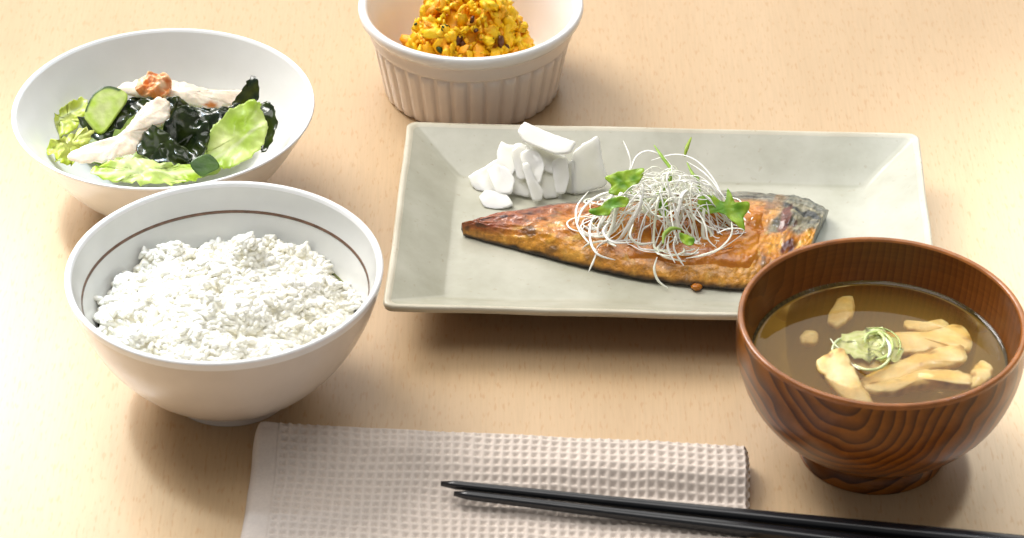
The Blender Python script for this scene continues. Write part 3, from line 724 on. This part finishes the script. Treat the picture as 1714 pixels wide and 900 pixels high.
RD += [
 ([(480, 300), (560, 230), (650, 260), (700, 420), (640, 560), (540, 560)], (880, 300, 1.6), (-.15, -.6, .78), .2, 'curved white radish slice tucked behind the thin stick', .0),
 ([(560, 330), (640, 270), (740, 300), (800, 420), (760, 600), (640, 640)], (895, 308, 1.55), (.0, -.6, .8), .2, 'white radish slice overlapped by the half-moon slice', .0),
 ([(250, 480), (330, 420), (440, 450), (520, 560), (480, 700), (340, 700)], (840, 322, 1.25), (-.2, -.5, .84), .2, 'white radish slice fanned over the end slice', .0),
 ([(860, 400), (930, 350), (1010, 380), (1030, 560), (990, 690), (900, 690)], (940, 318, 1.3), (-.1, -.65, .75), .2, 'white radish slice squeezed between the half-moon slice and the broad slab', .0)]
for i, (pts, an, nn, th, lab, cup) in enumerate(RD):
    o = sheet('radish_pickle', Z5(pts), 0, nn, anchor=an, thick=th*.8, amp=.09, freq=.6, cup=cup, mat='radish', colfn=rad_col, nsub=6, rings=10, sharp=True, jag=.6, seed=i*1.3, clamp=on_plate)
    tag(o, lab, 'radish', 'white radish pickles on the plate')

# ------------------------------------------------------------------ leek garnish
def fish_z(x, y):
    best = None
    for u in np.linspace(.3, .98, 60):
        pn = fish_pt(u, .5)
        d = abs(pn.x-x)
        if best is None or d < best[0]: best = (d, u)
    u = best[1]; a, b = fish_pt(u, 0), fish_pt(u, 1); v = (y-a.y)/(b.y-a.y)
    if v < 0 or v > 1: return PF
    return fish_pt(u, v).z
GC = P(1108, 358, 2.3); GZ = PF+1.25
leek = empty('leek_garnish', (GC.x, GC.y, GZ), 'tangled heap of fine white shredded leek on top of the fish', 'leek garnish')
rr = random.Random(21)
def leek_col(t): return mixc((.97, .97, .94), (.88, .92, .74), t)
def strand(pts, r=.05, c=0.0, name='leek_strand', parent=leek, mat='leek', seg=6, flat=.32):
    P3 = spline([tuple(p) for p in pts], 6)
    n = len(P3); rad = [r*(.30+.70*min(1, min(i, n-1-i)/6)) for i in range(n)]
    v, f = tube(P3, rad, seg, flat)
    return v, f
RXg, RYg, RZg = 2.85, 1.8, 1.95
def dome(a, rad_, lift=1.0):
    x = RXg*rad_*math.cos(a); y = RYg*rad_*math.sin(a)
    z = RZg*math.sqrt(max(0, 1-min(1, rad_)**2))*lift
    zz = GZ+z
    return Vector((x, y, zz-GZ))
for i in range(175):
    a = rr.uniform(0, 6.283); r0 = math.sqrt(rr.random())*.95; d = rr.uniform(0, 6.283); curv = rr.gauss(0, .30); lift = rr.uniform(.40, 1.12)
    x, y = r0*math.cos(a), r0*math.sin(a); pts = []; n = rr.randint(5, 9); st = rr.uniform(.16, .27)
    for k in range(n):
        rad_ = math.hypot(x, y); q = Vector((RXg*x, RYg*y, 0))
        z = RZg*math.sqrt(max(0, 1-min(1, rad_)**2))*lift*(1+.35*ns(q.x*.8, q.y*.8, i*.13))+rr.uniform(-.05, .08)
        if rad_ > .9:
            z = z-.2
        fz = fish_z(GC.x+q.x, GC.y+q.y)+.08-GZ
        pts.append((q.x, q.y, max(z, fz)))
        d += curv+rr.gauss(0, .10); x += st*math.cos(d); y += st*math.sin(d)
        if math.hypot(x, y) > 1.02: d += 1.1
    v, f = strand(pts, rr.choice((.032, .038, .042, .048, .055, .085))); obj('leek_strand', v, f, M['leek'], leek, [leek_col(rr.random()**3)]*len(v))
# strands placed from the photograph (loops hanging over the front of the heap)
LS = [
 [(1043, 235, 3.6), (1052, 255, 3.5), (1056, 275, 3.2), (1050, 295, 2.9)],
 [(1055, 285, 3.3), (1065, 262, 3.6), (1085, 252, 3.7), (1110, 262, 3.6), (1130, 285, 3.3)],
 [(985, 320, 2.7), (966, 345, 2.4), (966, 375, 2.1), (980, 400, 2.0), (1000, 420, 1.8)],
 [(1010, 345, 2.8), (990, 370, 2.5), (988, 400, 2.2), (1000, 425, 2.0), (1030, 435, 1.7)],
 [(1000, 420, 2.0), (992, 440, 1.6), (985, 455, 1.25)],
 [(1100, 430, 2.0), (1095, 450, 1.6), (1102, 470, 1.2), (1118, 482, 1.0)],
 [(1130, 395, 2.8), (1128, 415, 2.4), (1138, 435, 2.0), (1145, 445, 1.8)],
 [(1120, 395, 2.8), (1118, 415, 2.4), (1130, 440, 2.0)],
 [(1200, 390, 2.9), (1222, 382, 2.7), (1245, 385, 2.5), (1232, 400, 2.3), (1190, 425, 2.1), (1150, 432, 2.0)],
 [(1150, 270, 3.6), (1180, 290, 3.5), (1205, 320, 3.2), (1222, 345, 2.8)],
 [(1222, 360, 2.7), (1225, 390, 2.5), (1205, 415, 2.2), (1170, 428, 2.0), (1148, 432, 2.0)],
 [(1090, 268, 3.7), (1130, 258, 3.8), (1165, 268, 3.7), (1195, 300, 3.4), (1215, 340, 2.9)],
 [(965, 380, 2.4), (975, 350, 2.7), (1000, 328, 2.9), (1030, 318, 3.1)],
 [(1030, 360, 2.9), (1010, 385, 2.6), (1025, 405, 2.4), (1060, 405, 2.3)],
 [(1060, 375, 3.0), (1055, 395, 2.7), (1070, 408, 2.4), (1100, 405, 2.4)],
 [(1160, 340, 3.4), (1180, 375, 3.0), (1185, 400, 2.6), (1200, 415, 2.3)],
 [(1105, 290, 3.8), (1120, 330, 3.5), (1125, 370, 3.1), (1135, 410, 2.5)],
 [(1140, 300, 3.8), (1150, 340, 3.4), (1170, 370, 3.0), (1200, 385, 2.7)]]
def world_pts(L): return [P(x, y, z) for x, y, z in L]
def fish_clear(p, m=.05): return Vector((p.x, p.y, max(p.z, fish_z(p.x, p.y)+m)))
for L in LS:
    v, f = strand([fish_clear(p)-Vector((GC.x, GC.y, GZ)) for p in world_pts(L)], rr.uniform(.042, .06)); obj('leek_strand', v, f, M['leek'], leek, [leek_col(rr.random()**2*.6)]*len(v))

# green stems and leaves, each one a thing
HB = 'green herb bits in the leek garnish'
for L, c, r, lab in [
 ([(1095, 243, 3.9), (1108, 262, 3.85), (1124, 288, 3.6), (1112, 315, 3.5), (1085, 333, 3.3), (1062, 325, 3.2), (1050, 310, 3.1)], (.34, .60, .05), .085, 'long hooked green stem curling over the top of the leek heap'),
 ([(1157, 230, 3.9), (1150, 246, 3.85), (1146, 262, 3.6)], (.42, .58, .05), .10, 'short upright yellow-green stem sticking out above the leek heap'),
 ([(1150, 272, 3.8), (1160, 292, 3.7), (1168, 298, 3.6), (1170, 322, 3.3), (1169, 340, 3.1)], (.36, .58, .08), .085, 'kinked green stem hanging down the leek heap towards the pointed leaf'),
 ([(1110, 408, 2.7), (1112, 392, 2.85), (1125, 382, 2.95), (1142, 384, 2.9)], (.34, .52, .08), .095, 'short arched green leek ring low on the heap above the sauce')]:
    v, f = strand([fish_clear(p) for p in world_pts(L)], r, seg=7, flat=.7)
    tag(obj('herb_sprig', v, f, M['herb'], None, [mixc(c, (.5, .66, .14), .4*rr.random()) for _ in v]), lab, 'herb stem', HB)
Z6 = lambda L: [(930+x*.32216, 210+y*.32216) for x, y in L]
gcol = lambda r, a, x, y, p: mixc((.16, .40, .015), (.44, .66, .05), .5+1.1*ns(p.x*2.5, p.y*2.5, p.z*2.5)+.2*r)
for pts, an, nn, lab in [
 ([(275, 275), (330, 250), (380, 240), (440, 235), (430, 280), (400, 310), (370, 330), (330, 350), (290, 340), (300, 305)], (1045, 305, 3.95), (-.2, -.6, .78), 'broken bright green herb leaf on the tail side of the leek heap'),
 ([(265, 395), (310, 378), (360, 385), (350, 420), (300, 430), (270, 460), (200, 450), (195, 430), (240, 420)], (1020, 342, 3.35), (-.2, -.6, .78), 'ragged green herb leaf half buried under leek loops'),
 ([(775, 380), (830, 372), (880, 400), (895, 340), (925, 400), (980, 400), (985, 430), (960, 470), (965, 525), (920, 490), (870, 450), (800, 450), (765, 430)], (1215, 345, 3.1), (.1, -.55, .83), 'large pointed bright green herb leaf by the dark skin'),
 ([(545, 400), (575, 395), (580, 450), (560, 470), (540, 450)], (1111, 350, 3.25), (0, -.7, .7), 'small dark green herb fragment deep in the leek heap'),
 ([(650, 560), (680, 570), (715, 590), (700, 620), (660, 600)], (1148, 400, 2.75), (0, -.6, .8), 'small dark herb fragment low on the heap beside the arched ring')]:
    mx = sum(p[0] for p in pts)/len(pts); my = sum(p[1] for p in pts)/len(pts); pts = [(mx+(p[0]-mx)*1.22, my+(p[1]-my)*1.22) for p in pts]
    o = sheet('herb_leaf', Z6(pts), 0, nn, anchor=an, thick=.03, amp=.10, freq=1.6, ruffle=.05, mat='herb', colfn=gcol, clamp=fish_clear, nsub=4)
    tag(o, lab, 'herb leaf', HB)

# ------------------------------------------------------------------ soup bowl
KB_ = .966; BZ = 6.75*KB_; BC = P(1477, 532, BZ); BB = Vector((BC.x, BC.y, 0))
wb = empty('soup_bowl', BB, 'turned brown wooden bowl with ringed grain, full of clear soup', 'bowl')
o_ = spline([(2.85, .95), (3.35, 1.30), (4.35, 2.05), (5.2, 3.2), (5.68, 4.5), (5.84, 5.7), (5.80, 6.55)], 7)
rm = spline([(5.80, 6.55), (5.79, 6.70), (5.72, 6.76), (5.60, 6.75), (5.53, 6.66)], 4)
i_ = spline([(5.53, 6.66), (5.44, 6.0), (5.22, 5.0), (4.85, 3.8), (4.0, 2.4), (2.6, 1.55), (1.2, 1.32), (0, 1.28)], 7)
def inr_b(z):
    b = min(range(len(i_)-1), key=lambda i: abs((i_[i][1]+i_[i+1][1])/2-z)); a, c = i_[b], i_[b+1]
    return lerp(a[0], c[0], (z-a[1])/(c[1]-a[1]))
vs, fs = lathe(o_, 144); obj('outer_wall', vs, fs, M['wood_out'], wb); wb.scale = (KB_,)*3
vs, fs = lathe([o_[-1]]+rm[1:], 144); obj('rim', vs, fs, M['wood_rim'], wb)
vs, fs = lathe([rm[-1]]+i_[1:], 144); obj('inner_wall', vs, fs, M['wood_in'], wb)
vs, fs = lathe([(0, .25), (2.5, .25), (2.6, .02), (2.95, 0), (3.02, .05)]+spline([(3.02, .05), (2.98, .35), (2.82, .75), (2.85, .95)], 5)[1:], 144); obj('foot', vs, fs, M['wood_out'], wb)
LZ = 4.66/KB_
lr = inr_b(LZ)-.01
vs, fs = lathe([(0, LZ), (lr-.5, LZ), (lr-.25, LZ+.01), (lr-.1, LZ+.03), (lr-.03, LZ+.075), (lr+.008, LZ+.11)]+[(inr_b(z)-.012, z) for z in (4.6, 4.0, 3.2, 2.6, 2.1, 1.75)]+[(2.0, 1.44), (0, 1.34)], 96)
br = obj('soup_broth', [(v[0]*KB_+BB.x, v[1]*KB_+BB.y, v[2]*KB_) for v in vs], fs, M['broth'])
b = bmesh.new(); b.from_mesh(br.data); bmesh.ops.recalc_face_normals(b, faces=b.faces); b.to_mesh(br.data); b.free()
tag(br, 'clear golden-brown broth filling the wooden bowl', 'soup')

Z7 = lambda L: [(1250+x*.2707, 470+y*.2707) for x, y in L]
def in_soup(p):
    d = Vector((p.x-BB.x, p.y-BB.y)); z = max(p.z, 1.6); R = KB_*inr_b(min(z/KB_, 6.4))-.08; r = d.length
    return Vector((BB.x+d.x*min(1, R/max(r, 1e-4)), BB.y+d.y*min(1, R/max(r, 1e-4)), z))
def tc(r, a, x, y, p):
    c = mixc((.90, .74, .40), (.84, .60, .22), .5+1.2*ns(p.x*1.6, p.y*1.6, p.z)+.5*ns(p.x*1.2, p.y*7, 3))
    return mixc(c, (.46, .25, .07), sstep(.32, .75, ns(p.x*3+5, p.y*3, p.z*3)+.55*sstep(.75, 1, r)-.1))
for pts, z, nn, th, lab in [
 ([(720, 330), (900, 330), (1130, 320), (1300, 290), (1385, 350), (1370, 410), (1200, 410), (950, 430), (760, 410)], 4.86, (0, -.1, .99), .5, 'broad golden tofu strip beside the floating leek slice'),
 ([(700, 590), (850, 530), (1100, 455), (1300, 425), (1350, 450), (1340, 500), (1150, 540), (950, 590), (760, 620)], 4.9, (0, -.1, .99), .45, 'middle golden tofu strip in the soup'),
 ([(715, 640), (900, 610), (1100, 565), (1280, 565), (1400, 600), (1380, 640), (1200, 625), (1050, 645), (900, 675), (740, 665)], 4.95, (0, -.15, .98), .4, 'wavy golden tofu strip nearest the wall of the soup bowl'),
 ([(1370, 600), (1400, 545), (1450, 510), (1510, 535), (1520, 575), (1460, 620), (1390, 640)], 4.95, (0, -.1, .99), .4, 'rounded yellow tofu end at the wall of the soup bowl'),
 ([(430, 525), (500, 480), (590, 458), (650, 530), (720, 640), (790, 725), (700, 735), (600, 700), (490, 600)], 5.12, (-.05, -.25, .96), .45, 'pale browned tofu piece leaning on the wall, apart from the parallel strips'),
 ([(330, 340), (380, 310), (440, 330), (430, 370), (350, 375)], 4.6, (0, -.1, .99), .3, 'small sunken brown tofu bit apart from the strips'),
 ([(500, 220), (560, 130), (640, 100), (670, 180), (610, 240), (540, 260)], 4.5, (0, -.1, .99), .3, 'lone pale tofu flake sunk away from the golden strips'),
 ([(620, 440), (720, 400), (850, 430), (960, 480), (900, 540), (760, 540), (650, 500)], 4.78, (0, -.1, .99), .4, 'golden tofu lump under the floating leek rings'),
 ([(980, 250), (1100, 260), (1220, 250), (1240, 290), (1100, 305), (990, 290)], 4.6, (0, -.1, .99), .3, 'short half-sunken golden tofu strip next to the broad strip')]:
    my = sum(p[1] for p in pts)/len(pts); pts = [(p[0], my+(p[1]-my)*1.28) for p in pts]
    o = sheet('tofu_strip', Z7(pts), z-.45, nn, thick=th, amp=.06, freq=1.0, bulge=.14, jag=1.2, mat='tofu', colfn=tc, clamp=in_soup)
    tag(o, lab, 'tofu', 'pieces in the soup')
oc = lambda r, a, x, y, p: mixc((.80, .84, .52), (.66, .74, .32), .5+.5*math.sin(r*22))
o = sheet('leek_slice', Z7([(560, 370), (640, 310), (760, 285), (880, 320), (960, 420), (930, 480), (800, 500), (660, 470), (580, 430)]), 4.60, (0, -.06, 1), thick=.04, amp=.16, freq=1.6, jag=5, mat='leek', colfn=oc, clamp=in_soup, rings=16)
tag(o, 'translucent yellow-green leek slice floating under the curled rings', 'leek', 'leek pieces in the soup')
def ring_pts(cx, cy, rx, ry, a0, a1, z, n=9): return [P(1250+.2707*(cx+rx*math.cos(lerp(a0, a1, k/n))), 470+.2707*(cy+ry*math.sin(lerp(a0, a1, k/n))), z-.33+.06*math.sin(k*1.3)) for k in range(n+1)]
for pts, c, r, lab in [
 (ring_pts(800, 400, 100, 85, -2.6, 1.6, 5.12), (.50, .62, .16), .075, 'outer yellow-green leek ring floating in the soup'),
 (ring_pts(790, 370, 60, 55, -3.4, 1.2, 5.16), (.60, .70, .26), .06, 'inner pale leek ring floating in the soup'),
 (ring_pts(800, 400, 150, 110, -1.9, .6, 5.10), (.38, .48, .10), .04, 'thin dark green leek edge curling round the floating rings'),
 (ring_pts(760, 440, 130, 110, .2, 2.4, 5.08), (.62, .70, .30), .07, 'pale open leek loop floating between the rings and the tofu strips'),
 (ring_pts(640, 430, 110, 90, 1.9, 4.2, 5.08), (.66, .74, .40), .06, 'pale leek loop on the browned tofu side'),
 ([P(1250+.2707*x, 470+.2707*y, 5.12-.33) for x, y in ((515, 355), (545, 395), (580, 425))], (.78, .80, .55), .05, 'short straight pale leek shred at the tip of the floating leek'),
 ([P(1250+.2707*x, 470+.2707*y, 5.14-.33) for x, y in ((590, 470), (640, 510), (700, 550))], (.84, .85, .68), .06, 'white leek shred lying by the browned tofu'),
 ([P(1250+.2707*x, 470+.2707*y, 5.2-.33) for x, y in ((850, 345), (880, 390), (885, 440), (870, 475))], (.88, .90, .78), .075, 'bright white leek shred inside the floating rings')]:
    v, f = strand([tuple(p) for p in pts], r, seg=7, flat=.7)
    tag(obj('leek_ring', v, f, M['leek'], None, [mixc(c, (.8, .85, .6), .3*rr.random()) for _ in v]), lab, 'leek', 'leek pieces in the soup')

# ------------------------------------------------------------------ waffle napkin
NTL = P(430, 698, 1.0); NTR = P(1251, 739, 1.1); NBL = P(403, 900, .4)
NTL.z = NTR.z = NBL.z = 0
eu = (NTR-NTL); NL = eu.length; eu.normalize(); ev = (NBL-NTL).normalized(); ND = 13.0
print('napkin', NL, (NBL-NTL).length)
def nap_h(s, t):
    k = s/NL
    fold = sstep(0, .30, t)                                                   # rounded back fold
    plate_ = lerp(.95, 1.08, sstep(.2, .9, k))
    drop0 = lerp(.5, 1.75, sstep(.15, .6, k)); w = lerp(3.2, 1.45, sstep(.2, .8, k))
    h = lerp(plate_, .36, sstep(drop0, drop0+w, t))
    h += .10*math.exp(-((t-1.1-.20*(s-4))/.45)**2)*math.exp(-((s-4.5)/2.6)**2)
    h += .07*ns(s*.35, t*.45, 3)+.03*ns(s*.9, t*.9, 8)
    h *= (.15+.85*math.sqrt(fold)) if fold < 1 else 1
    return h
PITX, PITY, HEM = .385, .40, 1.05
def waffle(s, q):
    a = abs(math.cos(math.pi*s/PITX)); b_ = abs(math.cos(math.pi*q/PITY))
    return .13*(max(a, b_)**1.4-.6)
NSs, NTt = 520, 300
vs, fs = [], []
svals = np.linspace(HEM*.92, NL, NSs+1); tvals = np.linspace(0, ND, NTt+1)
def nap_pt(s, t, z): 
    wob = .05*ns(s*.5, t*.5, 6); p = NTL+eu*s+ev*t; return (p.x+wob, p.y, z)
for s in svals:
    arc = 0; ph = None
    for t in tvals:
        h = nap_h(s, t)
        if ph is not None: arc += math.hypot(t-pt_, h-ph)
        ph, pt_ = h, t
        e = min(1, (NL-s)/.12, t/.12)
        jit = .05*ns(s*.8, arc*.8, 2)+.28*ns(s*.22, arc*.25, 5)*(1-sstep(.35, .75, s/NL))
        z = max(.03, h+waffle(s-HEM+jit, arc+jit)*min(1, .3+.7*e)-.25*(1-sstep(0, .16, NL-s)))
        x = nap_pt(s+.05*math.sin(2*math.pi*arc/PITY)*(1-sstep(0, .2, NL-s)), t, z); vs.append(x)
n1 = NTt+1
for i in range(NSs):
    for j in range(NTt): a = i*n1+j; fs.append((a, a+1, a+n1+1, a+n1))
loop = [i*n1 for i in range(NSs+1)]+[NSs*n1+j for j in range(1, n1)]+[i*n1+NTt for i in range(NSs-1, -1, -1)]+[j for j in range(NTt-1, 0, -1)]
b0 = len(vs)
for k in loop: vs.append((vs[k][0], vs[k][1], .0))
for q in range(len(loop)): q2 = (q+1) % len(loop); fs.append((loop[q], b0+q, b0+q2, loop[q2]))
NO = NTL+eu*NL/2+ev*ND/2
nap = empty('napkin', NO, 'folded beige waffle-weave napkin with a plain hem, under the chopsticks', 'napkin')
obj('waffle_cloth', loc(vs, NO), fs, M['cloth'], nap)
vs, fs = [], []
hs = np.linspace(-.04, HEM, 15); ht = np.linspace(-.03, ND, 240)
for s in hs:
    for t in ht:
        r = (s+.04)/(HEM+.04); h = nap_h(max(0, s), max(0, t))
        z = h+.07*math.sin(math.pi*min(1, r*1.03))**.4-.02+.04*ns(s*1.2, t*3.2, 4)*math.sin(math.pi*r)
        z *= sstep(-.25, .25, r) if r < .25 else 1
        vs.append(nap_pt(s, t, max(.02, z)))
m_ = len(ht)
for i in range(len(hs)-1):
    for j in range(m_-1): a = i*m_+j; fs.append((a, a+1, a+m_+1, a+m_))
lo = list(range(m_)); b0 = len(vs)
for k in lo: vs.append((vs[k][0], vs[k][1], 0))
for q in range(m_-1): fs.append((q, b0+q, b0+q+1, q+1))
b0 = len(vs); lo = [i*m_ for i in range(len(hs))]
for k in lo: vs.append((vs[k][0], vs[k][1], 0))
for q in range(len(lo)-1): fs.append((lo[q], lo[q+1], b0+q+1, b0+q))
obj('hem', loc(vs, NO), fs, M['cloth'], nap)

# ------------------------------------------------------------------ chopsticks
def chopstick(tip, tail, r0, r1, label):
    A_, B_ = Vector(tip), Vector(tail); n = 40
    pts = [A_.lerp(B_, k/n) for k in range(n+1)]
    rad = [lerp(r0, r1, sstep(-.05, 1.15, k/n)) for k in range(n+1)]; rad[0] = r0*.55
    # squared section with softened edges
    vs, fs = [], []; t = (B_-A_).normalized(); a = t.cross(Vector((0, 0, 1))).normalized(); b_ = a.cross(t); seg = 16
    for p, r in zip(pts, rad):
        for k in range(seg):
            q = 2*math.pi*k/seg; c, s = math.cos(q), math.sin(q); w = 1/((abs(c)**3.2+abs(s)**3.2)**(1/3.2))
            vs.append(tuple(p+a*(r*w*c)+b_*(r*w*s)))
    for i in range(n):
        for k in range(seg): k2 = (k+1) % seg; fs.append((i*seg+k, (i+1)*seg+k, (i+1)*seg+k2, i*seg+k2))
    fs.append(tuple(range(seg))); fs.append(tuple(reversed(range(n*seg, (n+1)*seg))))
    o = obj('chopstick', vs, fs, M['lacquer'])
    b = bmesh.new(); b.from_mesh(o.data); bmesh.ops.recalc_face_normals(b, faces=b.faces); b.to_mesh(o.data); b.free()
    return tag(o, label, 'chopstick', 'pair of black chopsticks on the napkin')
chopstick(P(738, 809, 1.05), P(1790, 921, .44), .155, .37, 'black lacquered chopstick lying on the side towards the dishes')
chopstick(P(760, 826, .90), P(1760, 949, .44), .155, .37, 'black lacquered chopstick lying on the side away from the dishes')
